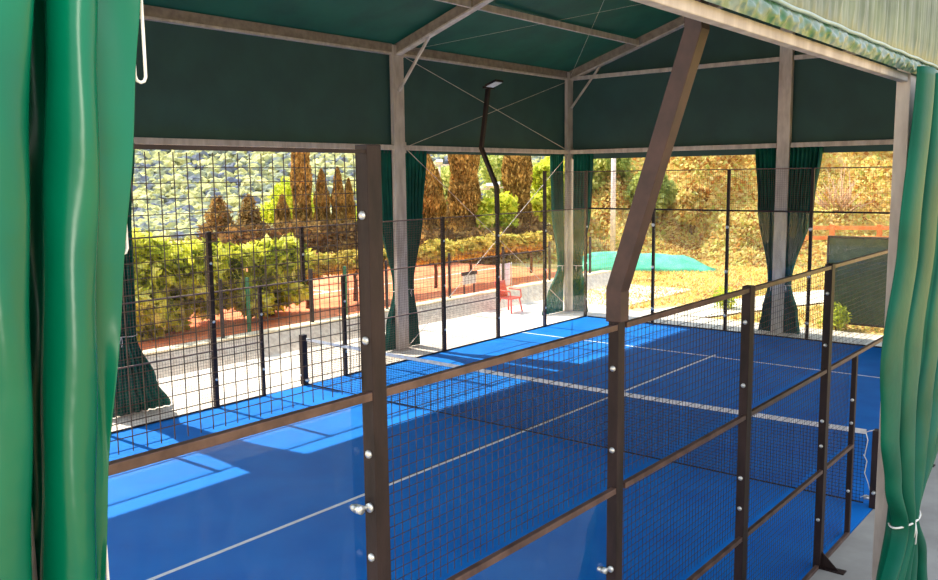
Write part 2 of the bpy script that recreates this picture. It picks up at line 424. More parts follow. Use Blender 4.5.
# vines on the near edge of the clay court
for i, x in enumerate([15.2, 17, 18.8, 20.6, 22.4, 24.2, 26.0]):
    wh = ['first from the left, behind the stub post over the far gate', 'second from the left, beside the near brown post', 'third from the left, next to the marquee leg', 'fourth from the left, behind the dark post right of the marquee leg', 'fifth from the left, behind the bent lamp pole', 'sixth from the left, left of the glass corner', 'last of the row, behind the glass corner'][i]
    tree('grape_vine', x, 16.1, .3, [(random.uniform(-.25, .25), random.uniform(-.2, .2), random.uniform(1.1, 1.3), .62, .5, .32) for _ in range(2)] + [(-.65, 0, 1.15, .45, .4, .28), (.65, .05, 1.2, .45, .42, .29)],
         3200, .17, M['vine'], 'golden vine, ' + wh, 'vine', 'row of vines along the clay court', aspect=.7, trunk=(.05, 1.1), up=.1)

# cypresses
CY = [(29.2, 32.9, 8.6, .5, 'tallest slim brown cypress seen through the near mesh, left of the thick post'),
      (30.4, 32.7, 4.3, .42, 'short brown cypress just right of the tall slim one'),
      (31.1, 32.2, 4.4, .36, 'narrow brown cypress, second right of the tall slim one'),
      (32.7, 33.1, 3.8, .3, 'thin low brown cypress beside the thick near post'),
      (28.3, 33.4, 3.0, .42, 'low brown cypress just left of the tall slim one'),
      (27.8, 23.2, 5.6, .72, 'broad brown cypress right of the marquee leg curtain'),
      (32.7, 26.6, 4.2, .4, 'small slim cypress seen between the two broad ones'),
      (30.5, 23.0, 7.6, .68, 'broad tall brown cypress left of the bent lamp pole'),
      (33.8, 22.4, 8.0, .68, 'tall brown cypress right of the bent lamp pole, before the glass corner')]
for x, y, h, rad, lab in CY: cypress(x, y, h, rad, M['cypress'], lab)
# conifers at left behind the mesh
for (x, y, h, rd, lab) in [(24.5, 33.5, 3.0, 1.35, 'small bushy brown conifer at left, above the broadleaf trees'), (26.8, 34.2, 3.2, 1.15, 'small bushy brown conifer between the left one and the slim cypress')]:
    tree('bushy_conifer', x, y, 0, [(0, 0, .7, rd, rd, .6), (0, 0, 1.4, rd*.75, rd*.75, .6), (0, 0, 2.1, rd*.5, rd*.5, .55), (0, 0, 2.7, rd*.28, rd*.28, .45)], 3500, .28, M['hedge'], lab, aspect=.3, trunk=(.12, 2))
# dark hedge below cypresses
for i, (x0, y0, x1, y1, h, lab) in enumerate([(24, 31.5, 34, 30, 1.9, 'dark brown hedge under the slim cypresses at left'), (26.5, 21.8, 36, 20.5, 1.7, 'dark brown hedge behind the vines in the middle'), (39.5, 32, 40.5, 23, 2.5, 'brown green hedge behind the floodlight masts')]):
    root = empty('hedge', ((x0+x1)/2, (y0+y1)/2, -.05)); tag(root, lab, 'hedge')
    cl = []
    for k in range(16):
        t = k/15; cl.append((x0+(x1-x0)*t, y0+(y1-y0)*t, h*.45, .9, .8, h*.55*random.uniform(.85, 1.1)))
    V, F = leaves(cl, 8000, .28, .5); np_mesh('foliage', V, F, M['hedge'], root)
# trees behind
BT = [(40, 38, 5.2, 2.0, 'bright', 'yellow green round tree far behind the leftmost floodlight mast'),
      (42, 34, 5.0, 2.0, 'olive', 'pale olive tree far behind the second floodlight mast'),
      (46.5, 32.5, 5.8, 2.1, 'olive', 'pale olive green tree far behind the bent lamp pole'),
      (46, 28, 5.2, 2.0, 'bright', 'bright green tree far behind the third floodlight mast'),
      (31.4, 21.9, 3.3, 1.0, 'bright', 'vivid yellow green umbrella pine just behind the bent lamp pole'),
      (36.2, 22.2, 4.7, 1.2, 'bright', 'vivid green bushy tree left of the glass corner'),
      (38, 20, 4.3, 1.5, 'olive', 'olive green tree behind the glass corner'),
      (37.5, 17.2, 2.9, 1.1, 'olive', 'silvery olive shrub tree left of the leaning brown pole'),
      (42.5, 18.8, 5.6, 1.3, 'orange', 'rust orange tree behind the leaning brown pole'),
      (44, 15.2, 5.8, 1.15, 'orange', 'tall rust orange ivy covered tree right of the leaning brown pole'),
      (47, 8.2, 6.6, 1.5, 'orange', 'rust orange tree on the bank at the right end'),
      (48.5, 10.2, 6.5, 1.2, 'olive', 'olive bush high on the bank right of the tied curtain pair'),
      (36, 42, 4.2, 2.0, 'bright', 'yellow green tree behind the marquee leg curtain'),
      (37.5, 15.0, 2.3, .8, 'ivy', 'golden bush at the foot of the bank beside the leaning pole')]
for x, y, h, rd, mt, lab in BT:
    z0 = zground(x, y)-.1
    hh = h if z0 < 1 else max(2.5, h-z0*.5)
    tree('garden_tree', x, y, z0, rc(9, rd*.5, rd*.5, hh*.3, hh-rd*.45, rd*.62), 5500, .3, M[mt], lab, aspect=.6, trunk=(.14, hh*.5), fol='crown')
# ivy on bank (uncountable) : draped leaf cards over humps
n = 110000
t = rng.uniform(-16, 9.5, n); s = rng.uniform(36.8, 56, n)
X = .93*s - .37*t; Y = .37*s + .93*t
Z = np.array([zground(a, b) for a, b in zip(X, Y)])
hum = .75*(np.sin(X*1.3)*np.cos(Y*1.1+1)+np.sin(X*.6+2)*np.cos(Y*.8)) + .45*np.sin(X*2.7)*np.sin(Y*2.3) + .5
P = np.stack([X, Y, Z + np.maximum(.02, hum)*np.minimum(1, (s-36.8)/2.5)*rng.uniform(.6, 1.05, n)], 1)
a = rng.standard_normal((n, 3)); a /= np.linalg.norm(a, axis=1)[:, None]
b = np.cross(a, rng.standard_normal((n, 3))); b /= np.linalg.norm(b, axis=1)[:, None]
sz = (.2*(.6+.8*rng.random(n)))[:, None]
V = np.stack([P-a*sz*.5, P+b*sz*.35, P+a*sz*.5, P-b*sz*.4], 1).reshape(-1, 3)
tag(np_mesh('bank_ivy', V, np.arange(4*n).reshape(-1, 4), M['ivy']), 'golden yellow ivy and scrub covering the bank behind the court end', 'ivy', kind='stuff')
# dry grass tufts in the field
n = 40000
X = rng.uniform(22, 37, n); Y = rng.uniform(-3, 15, n)
keep = ~((Y < 9.6-(X-21.7)*.42+.2) & (Y > 9.6-(X-21.7)*.42-2.6)); X = X[keep]; Y = Y[keep]; n = len(X)
an = rng.uniform(0, 2*PI, n); hh = rng.uniform(.03, .1, n)
wx = np.cos(an)*.035; wy = np.sin(an)*.035
V = np.stack([np.stack([X-wx, Y-wy, np.zeros(n)-.02], 1), np.stack([X+wx, Y+wy, np.zeros(n)-.02], 1), np.stack([X+rng.normal(0, .05, n), Y+rng.normal(0, .05, n), hh], 1)], 1).reshape(-1, 3)
tag(np_mesh('dry_grass', V, np.arange(3*n).reshape(-1, 3), M['ivy']), 'dry yellow grass tufts on the field behind the back glass', 'grass', kind='stuff')
# low green weeds by the end wall
for (x, y, r_, lab) in [(21.9, 3.9, .35, 'small green weed clump outside the back glass beside the dark panel'), (23.6, 7.5, .4, 'low green weed clump on the verge of the pale path')]:
    tree('weed_clump', x, y, 0, [(0, 0, .3, r_, r_, .35)], 500, .18, M['bright'], lab, 'shrub', aspect=.3, trunk=(.015, .3), shell=.1, branches=False)
# dead branches
root = empty('dead_bush', (40.5, 9.2, zground(40.5, 9.2))); tag(root, 'pale leafless tangle of dead branches on the bank at right', 'dead bush')
mb = MB()
for i in range(46):
    a0 = Vector((40.3+random.uniform(-.3, .3), 9.2+random.uniform(-.4, .4), zground(40.5, 9.2)+.3))
    d = Vector((random.uniform(-.5, .2), random.uniform(-1, 1), random.uniform(.3, 1.2))).normalized()
    p1 = a0+d*random.uniform(.6, 1.2); p2 = p1+(d+Vector((0, random.uniform(-.5, .5), random.uniform(-.3, .5))))*random.uniform(.6, 1.3)
    mb.tube([a0, p1, p2], [.035, .025, .008], 5)
mb.build('branch', M['deadwood'], root)

# ------------------------------------------------------------------ floodlight masts
def mast(x, y, h, label, heads=3, wd=1.5, z0=-.1, r_=.07, second=False):
    root = empty('floodlight_mast', (x, y, z0)); tag(root, label, 'floodlight mast', 'floodlight masts behind the courts')
    MB().tube([(x, y, z0), (x, y, h)], [r_*1.2, r_], 10).build('pole', M['mast'], root)
    d = Vector((.63, -.77, 0))
    for lv in ([h, h-1.1] if second else [h]):
        c = Vector((x, y, lv))
        MB().bar(c-d*wd/2, c+d*wd/2, .08).build('crossbar', M['mast'], root)
        for k in range(heads):
            p = c + d*wd*((k/(heads-1))-.5)
            m2 = MB(); m2.bar(p+Vector((-.12, -.1, .12)), p+Vector((.02, .02, .26)), .4, .14)
            m2.build('lamp_head', M['lamp'], root)
mast(37.5, 30.6, 4.6, 'pale floodlight mast with three heads, leftmost behind the court', r_=.06, wd=2.4)
mast(35.4, 26.5, 3.25, 'pale floodlight mast with grey heads left of the bent lamp pole', r_=.07, wd=1.9)
mast(38.3, 26.1, 3.3, 'pale floodlight mast right of the bent lamp pole with a second lower crossbar', r_=.07, second=True, wd=1.6)
mast(33.2, 16.75, 5.6, 'thick pale floodlight mast right of the glass corner', r_=.1, wd=1.2)
mast(42, 21.6, 3.4, 'small pale floodlight mast beside the rust orange tree', r_=.06, wd=1.4)

# ------------------------------------------------------------------ boundary fence on coping
root = empty('boundary_fence', (18, 13.5, .45)); tag(root, 'low wire boundary fence of slim dark posts on the coping kerb', 'fence')
for i in range(9):
    x = 8.0 + 2.55*i
    MB().box(x-.03, x+.03, 13.42, 13.48, .3, 1.75).build('post', M['darkpost'], root)
m2 = MB()
for k in range(8): m2.bar((7.5, 13.45, .55+.16*k), (28.4, 13.45, .55+.16*k), .006)
for k in range(140): m2.bar((7.5+.15*k, 13.45, .5), (7.5+.15*k, 13.45, 1.7), .005)
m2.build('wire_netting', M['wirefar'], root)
for (x, lab) in [(11.9, 'green fence post behind the broadleaf tree on the left'), (15.0, 'green fence post between the broadleaf trees and the far gate')]:
    tag(base_origin(MB().box(x-.035, x+.035, 14.3, 14.37, .28, 1.6).build('fence_post', M['greenpost'], None, bevel=.005)), lab, 'post')
# sign and banner on the fence
root = empty('notice_board', (19.3, 13.9, .46)); tag(root, 'small white notice board with dark top band on the boundary fence', 'sign')
MB().box(18.95, 19.55, 13.56, 13.59, .75, 1.02).build('board', M['white'], root); MB().box(18.9, 19.6, 13.55, 13.6, 1.02, 1.12).build('top_band', M['darkpost'], root)
MB().box(19.0, 19.03, 13.57, 13.6, .4, .78).box(19.46, 19.49, 13.57, 13.6, .4, .78).build('leg', M['darkpost'], root)
root = empty('banner', (20.9, 13.9, .46)); tag(root, 'pale pink and white cloth banner hanging on the boundary fence', 'banner')
P = [(20.85+.5*i/6, 13.6+.03*math.sin(i*1.3), z) for z in (.5, .75, 1.0, 1.2) for i in range(7)]
MB().grid(P, 7, 4).build('cloth', M['pink'], root, solid=.008)
MB().tube([(20.82, 13.6, .4), (20.82, 13.6, 1.22)], .015).tube([(21.38, 13.6, .4), (21.38, 13.6, 1.22)], .015).build('stick', M['mast'], root)

# garden chair (red plastic)
def garden_chair(x, y):
    root = empty('garden_chair', (x, y, .015)); tag(root, 'red plastic garden chair on the patio behind the bent lamp pole', 'chair')
    MB().box(x-.24, x+.24, y-.24, y+.22, .41, .45).build('seat', M['red'], root, bevel=.01)
    P = [(x-.24+.48*i/6, y+.2+.12*j/5-.05*math.sin(PI*i/6)+.05, .45+.45*j/5) for j in range(6) for i in range(7)]
    MB().grid(P, 7, 6).build('backrest', M['red'], root, solid=.02)
    for sx in (-1, 1):
        for sy in (-1, 1):
            MB().bar((x+sx*.26, y+sy*.25, .0+.015), (x+sx*.2, y+sy*.19, .42), .04).build('leg', M['red'], root)
        MB().tube([(x+sx*.25, y-.22, .44), (x+sx*.26, y-.2, .64), (x+sx*.26, y+.22, .66)], .02).build('armrest', M['red'], root)
    root.rotation_euler.z = 0
garden_chair(19.4, 12.2)

# tarp, rail fence, dark panel
P = []
for j in range(7):
    for i in range(15):
        tx = i/14; ty = j/6
        x = 29.6+tx*3.0 ; y = 16.6-tx*5.0
        P.append((x+ty*1.0, y+ty*.6, .0+.78*math.sin(ty*PI*.5)*(1-.35*tx)*min(1, .35+tx*4)*(1 if tx < .8 else (1-tx)*5)+.04*math.sin(i*1.7)*math.sin(j+1)*(ty > 0)))
tag(base_origin(MB().grid(P, 15, 7).build('ground_tarp', M['teal'], solid=.02)), 'teal netting sheet lying in a heap on the field past the glass corner', 'tarp')
root = empty('rail_fence', (38, 8, 0)); tag(root, 'orange brown wooden rail fence at the foot of the bank on the right', 'fence')
a0 = Vector((36.2, 10.2, 0)); a1 = Vector((39.2, 3.6, 0))
for z in (1.2, 1.62): MB().bar(a0+Vector((0, 0, z)), a1+Vector((0, 0, z)), .1, .16).build('rail', M['wood'], root)
for k in range(5):
    p = a0.lerp(a1, k/4); MB().box(p.x-.09, p.x+.09, p.y-.09, p.y+.09, -.1, 1.75).build('post', M['wood'], root)
root = empty('windbreak_panel', (22.3, 3.3, 0)); tag(root, 'dark green standing panel outside the back glass at the right end', 'panel')
MB().box(22.28, 22.32, 1.2, 4.25, .12, 2.25).build('panel_sheet', M['panelgreen'], root)
m2 = MB(); m2.box(22.26, 22.34, 1.2, 4.29, 2.25, 2.31).box(22.26, 22.34, 1.2, 4.29, .08, .13)
m2.build('panel_frame', M['darkpost'], root)
for y in (1.22, 2.73, 4.27): MB().box(22.26, 22.34, y-.025, y+.025, 0, 2.25).build('leg', M['darkpost'], root)

# ------------------------------------------------------------------ padel fences
WS = .05
def mesh_panel(root, ax, c, a0, a1, z0, z1, mat, wt):
    """welded wire mesh in plane (ax = 'x': runs along x at y=c)"""
    mb = MB(); n = int(round((a1-a0)/WS))
    def B(a, b, p, q):
        if ax == 'x': mb.box(a, b, c-wt/2, c+wt/2, p, q)
        else: mb.box(c-wt/2, c+wt/2, a, b, p, q)
    for i in range(1, n):
        a = a0+(a1-a0)*i/n; B(a-wt/2, a+wt/2, z0, z1)
    m = int(round((z1-z0)/WS))
    for k in range(1, m):
        z = z0+(z1-z0)*k/m
        if ax == 'x': mb.box(a0, a1, c-wt*1.5, c-wt/2, z-wt/2, z+wt/2)
        else: mb.box(c-wt*1.5, c-wt/2, a0, a1, z-wt/2, z+wt/2)
    return mb.build('mesh_panel', mat, root)

def glass_panel(root, ax, c, a0, a1, z0, z1, mat):
    mb = MB()
    if ax == 'x': mb.add([(a0, c, z0), (a1, c, z0), (a1, c, z1), (a0, c, z1)], [(0, 1, 2, 3)])
    else: mb.add([(c, a0, z0), (c, a1, z0), (c, a1, z1), (c, a0, z1)], [(0, 1, 2, 3)])
    return mb.build('glass_panel', mat, root)

def bolt(post, p, axis, r_=.012, l=.012):
    d = Vector(axis)
    return MB().tube([Vector(p)-d*.004, Vector(p)+d*l*.5, Vector(p)+d*l], [r_*1.5, r_*1.5, r_*.7], 10).build('bolt', M['chrome'], post)

def side_fence(y, near):
    name = 'side_fence'
    root = empty(name, (10, y, 0))
    tag(root, 'brown steel and wire mesh side fence nearest the viewer' if near else 'brown steel and wire mesh fence along the far side of the court', 'fence')
    sg = -1 if near else 1
    yo = y + sg*.035                      # post centre, outside of the mesh plane
    wt = .0028 if near else .003
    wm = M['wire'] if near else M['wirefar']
    rail_t = .036
    def post(x, z0, z1, wx=.08, wy=.07, foot=False):
        if near: x = {2: 1.955, 4: 3.965, 8: 8.02}.get(x, x)
        p = MB().box(x-wx/2, x+wx/2, yo-wy/2, yo+wy/2, z0, z1).build('post', M['frame'], root, bevel=.004)
        if near and x > 1:
            zs = [z for z in ((3.74, 3.23, 2.75, 2.3, .9, .4) if x < 3 else (.5, 1.25, 1.5, 2.25, 2.75)) if z0 < z < z1]
            for z in zs: bolt(p, (x-wx/2, yo, z), (-1, 0, 0))
        if not near:
            for z in (.5, 1.5, 2.5): 
                if z0 < z < z1: bolt(p, (x, yo-wy/2, z), (0, -1, 0), .018)
        if foot:
            MB().box(x-.05, x+.05, yo-.26 if near else yo, yo if near else yo+.26, 0, .012).build('foot_plate', M['frame'], root)
            MB().add([(x-.005, yo, .01), (x-.005, yo+sg*.2, .01), (x-.005, yo, .2), (x+.005, yo, .01), (x+.005, yo+sg*.2, .01), (x+.005, yo, .2)],
                     [(0, 1, 2), (5, 4, 3), (0, 3, 4, 1), (1, 4, 5, 2), (2, 5, 3, 0)]).build('gusset', M['frame'], root)
        return p
    def rail(x0, x1, z):
        if near: MB().box(x0, x1, yo-.03, yo-.03+rail_t, z-rail_t/2, z+rail_t/2).build('rail', M['railn'], root, bevel=.003)
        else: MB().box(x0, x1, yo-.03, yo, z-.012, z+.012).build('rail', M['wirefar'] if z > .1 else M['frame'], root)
    xs = [0, 2, 4, 6, 8, 12, 14, 16, 18, 20]
    for x in xs:
        h = 4 if x in (0, 2, 18, 20) else 3
        wx = .1 if (near and x in (6, 8)) else .08
        post(x, 0, h+(.02 if h == 4 else .03), wx=wx, foot=(x in (8, 12)) and near)
    dr = 11.4 if near else 11
    post(9, 0, 2, .06, .05); post(dr, 0 if not near else 0, 3 if near else 2, .07, .06)
    if not near: post(10, 2, 3, .07, .06)
    # rails
    for (a, b) in zip(xs[:-1], xs[1:]):
        g = .04
        endb = a in (0, 18)
        if a == 8:
            rail(a+g, 12-g, 3); rail(a+g, 12-g, 2); rail(a+g, 9, 1); rail(dr, 12-g, 1); rail(a+g, 9, .02); rail(dr, 12-g, .02)
            for (p, q, z0, z1) in [(8.04, 11.96, 2.02, 2.98), (8.04, 8.97, .04, .98), (8.04, 8.97, 1.02, 1.98), (dr+.03, 11.96, .04, .98), (dr+.03, 11.96, 1.02, 1.98)]:
                mesh_panel(root, 'x', y, p, q, z0, z1, wm, wt)
            continue
        if endb:
            rail(a+g, b-g-.02, 3)
            MB().box(a+g, b-g-.02, yo-.03, yo-.01, 3.985, 4.0).build('rail', M['frame'] if near else M['wirefar'], root)
            mesh_panel(root, 'x', y, a+g, b-g, 3.02, 3.98, wm, wt)
            glass_panel(root, 'x', y, a+g, b-g, .03, 2.98, M['glass'] if near else M['glassfar']); rail(a+g, b-g, .02)
        elif a in (2, 16):
            if near: g = -.01; b = b-.06
            rail(a+g, b-g, 3); rail(a+g, b-g, 2); rail(a+g, b-g, .02)
            mesh_panel(root, 'x', y, a+g, b-g, 2.02, 2.98, wm, wt)
            glass_panel(root, 'x', y, a+g, b-g, .03, 1.98, M['glass'] if near else M['glassfar'])
        else:
            for z in (3, 2, 1, .02): rail(a+g, b-g, z)
            for z in (0, 1, 2): mesh_panel(root, 'x', y, a+g, b-g, z+.03, z+.98, wm, wt)
    if near:
        # spider glass clamps
        for (x, z) in ((1.955, 2.52), (3.965, 1.5), (1.955, 1.0)):
            m2 = MB()
            m2.tube([(x-.04, yo+.01, z), (x-.10, y-.0, z)], .009, 8); m2.tube([(x-.085, y-.03, z), (x-.085, y-.005, z)], [.02, .02], 14)
            m2.tube([(x-.085, y+.004, z), (x-.085, y+.03, z)], [.02, .012], 14)
            m2.tube([(x-.05, yo-.0, z), (x-.04, yo-.0, z)], [.02, .02], 12)
            m2.build('glass_clamp', M['chrome'], root)
    return root
side_fence(0, True)
side_fence(10, False)

# back wall x=20
root = empty('back_fence', (20, 5, 0)); tag(root, 'tall glass and mesh back wall fence at the far end of the court', 'fence')
for i in range(6):
    y = 2*i; yy = min(max(y, .06), 9.94)
    if i in (0, 5): continue
    p = MB().box(20.0, 20.07, yy-.035, yy+.035, 0, 4.0).build('post', M['frame'], root, bevel=.004)
    for z in (.4, 1.5, 2.6): bolt(p, (20.0, yy, z), (-1, 0, 0), .03, .02)
for i in range(5):
    a, b = 2*i+.04, 2*i+1.96
    glass_panel(root, 'y', 20.0, a, b, .02, 2.98, M['glassfar'])
    mesh_panel(root, 'y', 20.02, a, b, 3.02, 3.98, M['wirefar'], .003)
    MB().box(20.0, 20.05, a, b, 2.98, 3.02).build('rail', M['frame'], root)
    MB().box(20.0, 20.04, a, b, 3.985, 4.01).build('rail', M['wirefar'], root)
    MB().box(20.0, 20.05, a, b, .0, .025).build('rail', M['frame'], root)

# ------------------------------------------------------------------ light poles of the court
def court_pole(x, pts, w_, label, lamp, mat):
    root = empty('lamp_pole', pts[0]); tag(root, label, 'lamp pole', 'bent lamp poles of the padel court')
    MB().chain(pts, w_, w_).build('pole', mat, root, bevel=.004)
    e = Vector(pts[-1]); s = lamp
    MB().bar(e+Vector((-.18, 0, .02)), e+Vector((.22, 0, .02)), .05).build('bracket', M['frame'], root)
    m2 = MB(); m2.bar(e+Vector((0, -.02*s, .06)), e+Vector((0, -.34*s, .16)), .3, .05); m2.build('lamp_head', M['frame'], root, bevel=.006)
    m3 = MB(); m3.bar(e+Vector((0, -.05*s, .035)), e+Vector((0, -.32*s, .125)), .26, .012); m3.build('lamp_lens', M['lamp'], root)
court_pole(4, [(3.97, -.035, 3.03), (3.97, -.035, 3.22), (3.97, -.5, 4.66), (3.97, -.42, 5.9)], .1, 'thick brown lamp pole rising from the near fence and leaning outward', -1, M['polepaint'])
court_pole(16, [(16, 10.035, 3.03), (16, 10.05, 3.65), (16, 10.5, 4.57), (16, 10.28, 5.95)], .09, 'slim dark bent lamp pole with a small lamp head on the far fence', 1, M['frame'])

# ------------------------------------------------------------------ net
root = empty('padel_net', (10, 5, 0)); tag(root, 'black padel net with white top tape across the blue court', 'net')
for y, h in ((-.06, .93), (10.1, .97)):
    p = MB().box(9.94, 10.06, y-.05, y+.05, 0, h).build('net_post', M['frame'], root, bevel=.005)
    MB().tube([(10, y-.0, .1), (10, y+(.12 if y < 0 else -.12), .1)], .03).tube([(9.94, y, .2), (9.9, y, .2)], .02).build('winch', M['chrome'], p)
def nz(y): return .875+.04*((y-5)/5)**2
mb = MB(); wt = .004; n = 250
for i in range(n+1):
    y = .07+9.93*i/n; mb.box(10-wt/2, 10+wt/2, y-wt/2, y+wt/2, .02, nz(y)-.02)
for k in range(20):
    f_ = k/20
    P = [0 + j for j in range(11)]
    for j in range(10):
        z0 = .03+(nz(j)-.05)*f_; z1 = .03+(nz(j+1)-.05)*f_
        mb.bar((10, max(j, .07), z0), (10, j+1, z1), wt)
mb.build('net_mesh', M['netcord'], root)
mb = MB()
for j in range(20):
    a, b = max(.07, j*.5), j*.5+.5
    mb.bar((10, a, nz(a)-.025), (10, b, nz(b)-.025), .012, .055)
mb.build('top_tape', M['tape'], root)
MB().bar((10, .07, .03), (10, 10, .03), .015).build('bottom_band', M['netcord'], root)
mb = MB()
mb.tube([(9.98, 0.07, .89), (9.98, -0.02, .93)], .006).tube([(9.97, 0.08, .62), (9.97, 0.04, .55), (9.97, 0.06, .4), (9.97, 0.02, .3), (9.97, -0.01, .2)], .006)
mb.tube([(9.97, 0.07, .9), (9.97, 0.04, .8), (9.97, 0.07, .6)], .006).tube([(9.97, 0.09, .1), (9.97, 0.03, .14), (9.97, -0.03, .12)], .006)
mb.build('cord', M['white'], root)

# ------------------------------------------------------------------ marquee tent
YF, YN, XE = 10.9, -.9, 20.5
ZE, ZP, ZR = 6.62, 4.55, 8.55
XC = [0, 6.87, 13.55, XE]
tent = empty('marquee_tent', (10, 5, 0)); tag(tent, 'large steel framed marquee with dark green sheets covering the whole court', 'marquee')
TS = 'steel'
def tb(name, fn, bevel=.006, mat='steel'):
    m2 = MB(); fn(m2); return m2.build(name, M[mat], tent, bevel=bevel)
YR = (YF+YN)/2
for x in XC:
    for y in (YF, YN):
        cw = .17
        tb('column', lambda m: m.box(x-cw, x+cw, y-.05, y+.05, .0, ZE+.05))
        tb('base_plate', lambda m: m.box(x-.24, x+.24, y-.15, y+.15, .0, .016+.012 if y > 5 else .014), 0)
        s = 1 if y == YF else -1
        # rafter
        rf = tb('rafter', lambda m: m.bar((x, y, ZE+.04), (x, YR, ZR+.02), .12, .2), mat='steeld')
        MB().bar((x, y, ZE-.09), (x, YR, ZR-.11), .17, .035).build('flange', M['steel'], rf)
        if x > .5:
            tb('knee_brace', lambda m: m.bar((x-.02, y-s*.08, ZE-.85), (x-.02, y-s*1.0, ZE+.22), .05), .003)
# mid gable column
YM = 4.85
tb('column', lambda m: m.box(XE-.09, XE+.06, YM-.15, YM+.15, 0, ZR-.12))
# bolts plates at joints
for x in XC[1:]:
    for zj in (ZE, ZP): tb('joint_plate', lambda m: m.box(x-.19, x+.19, YF-.065, YF-.05, zj-.12, zj+.12), .002)
for (a, b) in zip(XC[:-1], XC[1:]):
    for y in (YF, YN):
        si = -1 if y > 5 else 1
        eb = tb('eave_beam', lambda m: m.box(a+.17, b-.17, y-.05, y+.05, ZE-.04, ZE+.14), mat='steeld')
        MB().box(a+.17, b-.17, y-.07, y+.07, ZE-.085, ZE-.041).build('flange', M['steel'], eb)
        tb('side_rail', lambda m: m.box(a+.17, b-.17, y-.05, y+.05, ZP-.055, ZP+.055) if y > 5 else m.box(a+.17, b-.17, y-.03, y+.03, ZP+.005, ZP+.065))
    # roof purlins
    for y in (8.75, 1.25):
        z = ZE+(ZR-ZE)*(YF-y)/(YF-YR) if y > 5 else ZE+(ZR-ZE)*(y-YN)/(YF-YR)
        tb('purlin', lambda m: m.bar((a+.07, y, z-.0), (b-.07, y, z-.0), .07, .14))
    tb('ridge_beam', lambda m: m.bar((a+.07, YR, ZR), (b-.07, YR, ZR), .08, .16))
# gable rails
for (a, b) in ((YN+.05, YM-.17), (YM+.17, YF-.05)):
    tb('gable_tie', lambda m: m.box(XE-.05, XE+.05, a, b, ZE-.1, ZE-.0))
    tb('side_rail', lambda m: m.box(XE-.06, XE+.06, a, b, ZP-.055, ZP+.055))
# bracing cables
def cable(a, b):
    m2 = MB(); m2.bar(a, b, .011 if b[2] < ZE and a[2] < ZE else .006); m2.build('bracing_cable', M['steel'], tent)
x0, x1 = XC[2], XC[3]
cable((x0+.1, YF-.1, ZE-.1), (x1-.1, YF-.1, ZP)); cable((x0+.1, YF-.1, ZP), (x1-.1, YF-.1, ZE-.1))
cable((x0+.1, YF-.1, ZP), (x1-.1, YF-.1, .1)); cable((x0+.1, YF-.1, .1), (x1-.1, YF-.1, ZP))
yc, zc = 8.75, ZE+(ZR-ZE)*(YF-8.75)/(YF-YR)
cable((x0+.1, YF-.1, ZE), (x1-.1, YR, ZR-.1)); cable((x0+.1, YR, ZR-.1), (x1-.1, YF-.1, ZE))
# roof sheet, with a little sag between rafters
for side in (1, -1):
    P = []; nx, ny = 57, 10
    for j in range(ny):
        t = j/(ny-1)
        y = (YF+.12 if side > 0 else YN-.12)*(1-t)+YR*t
        for i in range(nx):
            x = XC[0]-.2+(XE+.25-XC[0]+.2)*i/(nx-1)
            u_ = (x-XC[0])/6.87; sag = .07*math.sin(PI*(u_ % 1))*math.sin(PI*t)
            P.append((x, y, ZE+.13+(ZR-ZE)*t*1.0+(-.05 if t == 0 else 0)-sag+.02))
    MB().grid(P, nx, ny).build('roof_sheet', M['roof'], tent)
# far wall sheet + gable sheet
def sheet(P, nu, nv, name='wall_sheet', mat='wallfab'): return MB().grid(P, nu, nv).build(name, M[mat], tent)
nx = 85
sheet([(-.2+20.8*i/(nx-1), YF+.1+.012*math.sin(i*1.9)*math.sin(j*1.1), ZP-.12+(ZE+.12-ZP+.1)*j/6) for j in range(7) for i in range(nx)], nx, 7)
P = []
for j in range(9):
    for i in range(41):
        y = YN-.1+(YF-YN+.2)*i/40; top = ZE+.14+(ZR-ZE)*(1-abs(y-YR)/(YF-YR)); z = ZP-.2+(top-ZP+.2)*j/8
        P.append((XE+.1+.012*math.sin(i*2.1+j), y, z))
sheet(P, 41, 9)
# near valance : wrinkled lower band, seam, ribbed sheet above
nx = 420
def val_y(x, z):
    if z <= 4.72:
        k = math.sin(min(1, max(0, (z-4.605)/.11))*PI)
        return YN-.07-.022*k + (.006*math.sin(x*17+z*70+2*math.sin(x*3.1))+.006*math.sin(x*41-z*50+math.sin(x*5))+.004*math.sin(x*73+z*30))*k
    g = min(1, (z-4.73)/.15)
    return YN-.075-.006*g + g*.007*math.sin(x*62+math.sin(x*3.3)*3+z*1.5)+g*.006*math.sin(x*27+math.sin(x*7))+g*.003*math.sin(x*121)
def vs(zs, name, mat):
    MB().grid([(-.2+20.8*i/(nx*5-1), val_y(-.2+20.8*i/(nx*5-1), z), z) for z in zs for i in range(nx*5)], nx*5, len(zs)).build(name, M[mat], tent)
vs([4.607+.0125*k for k in range(10)], 'valance_hem', 'valgreen')
vs([4.72, 4.75, 4.8, 4.86, 4.95, 5.2, 5.7, 6.2, 6.72], 'wall_sheet', 'valance')
nn = 300
MB().tube([(-.2+20.8*i/nn, YN-.085, 4.718+.003*math.sin(i*.9)) for i in range(nn+1)], .011, 8).build('seam_roll', M['seam'], tent)

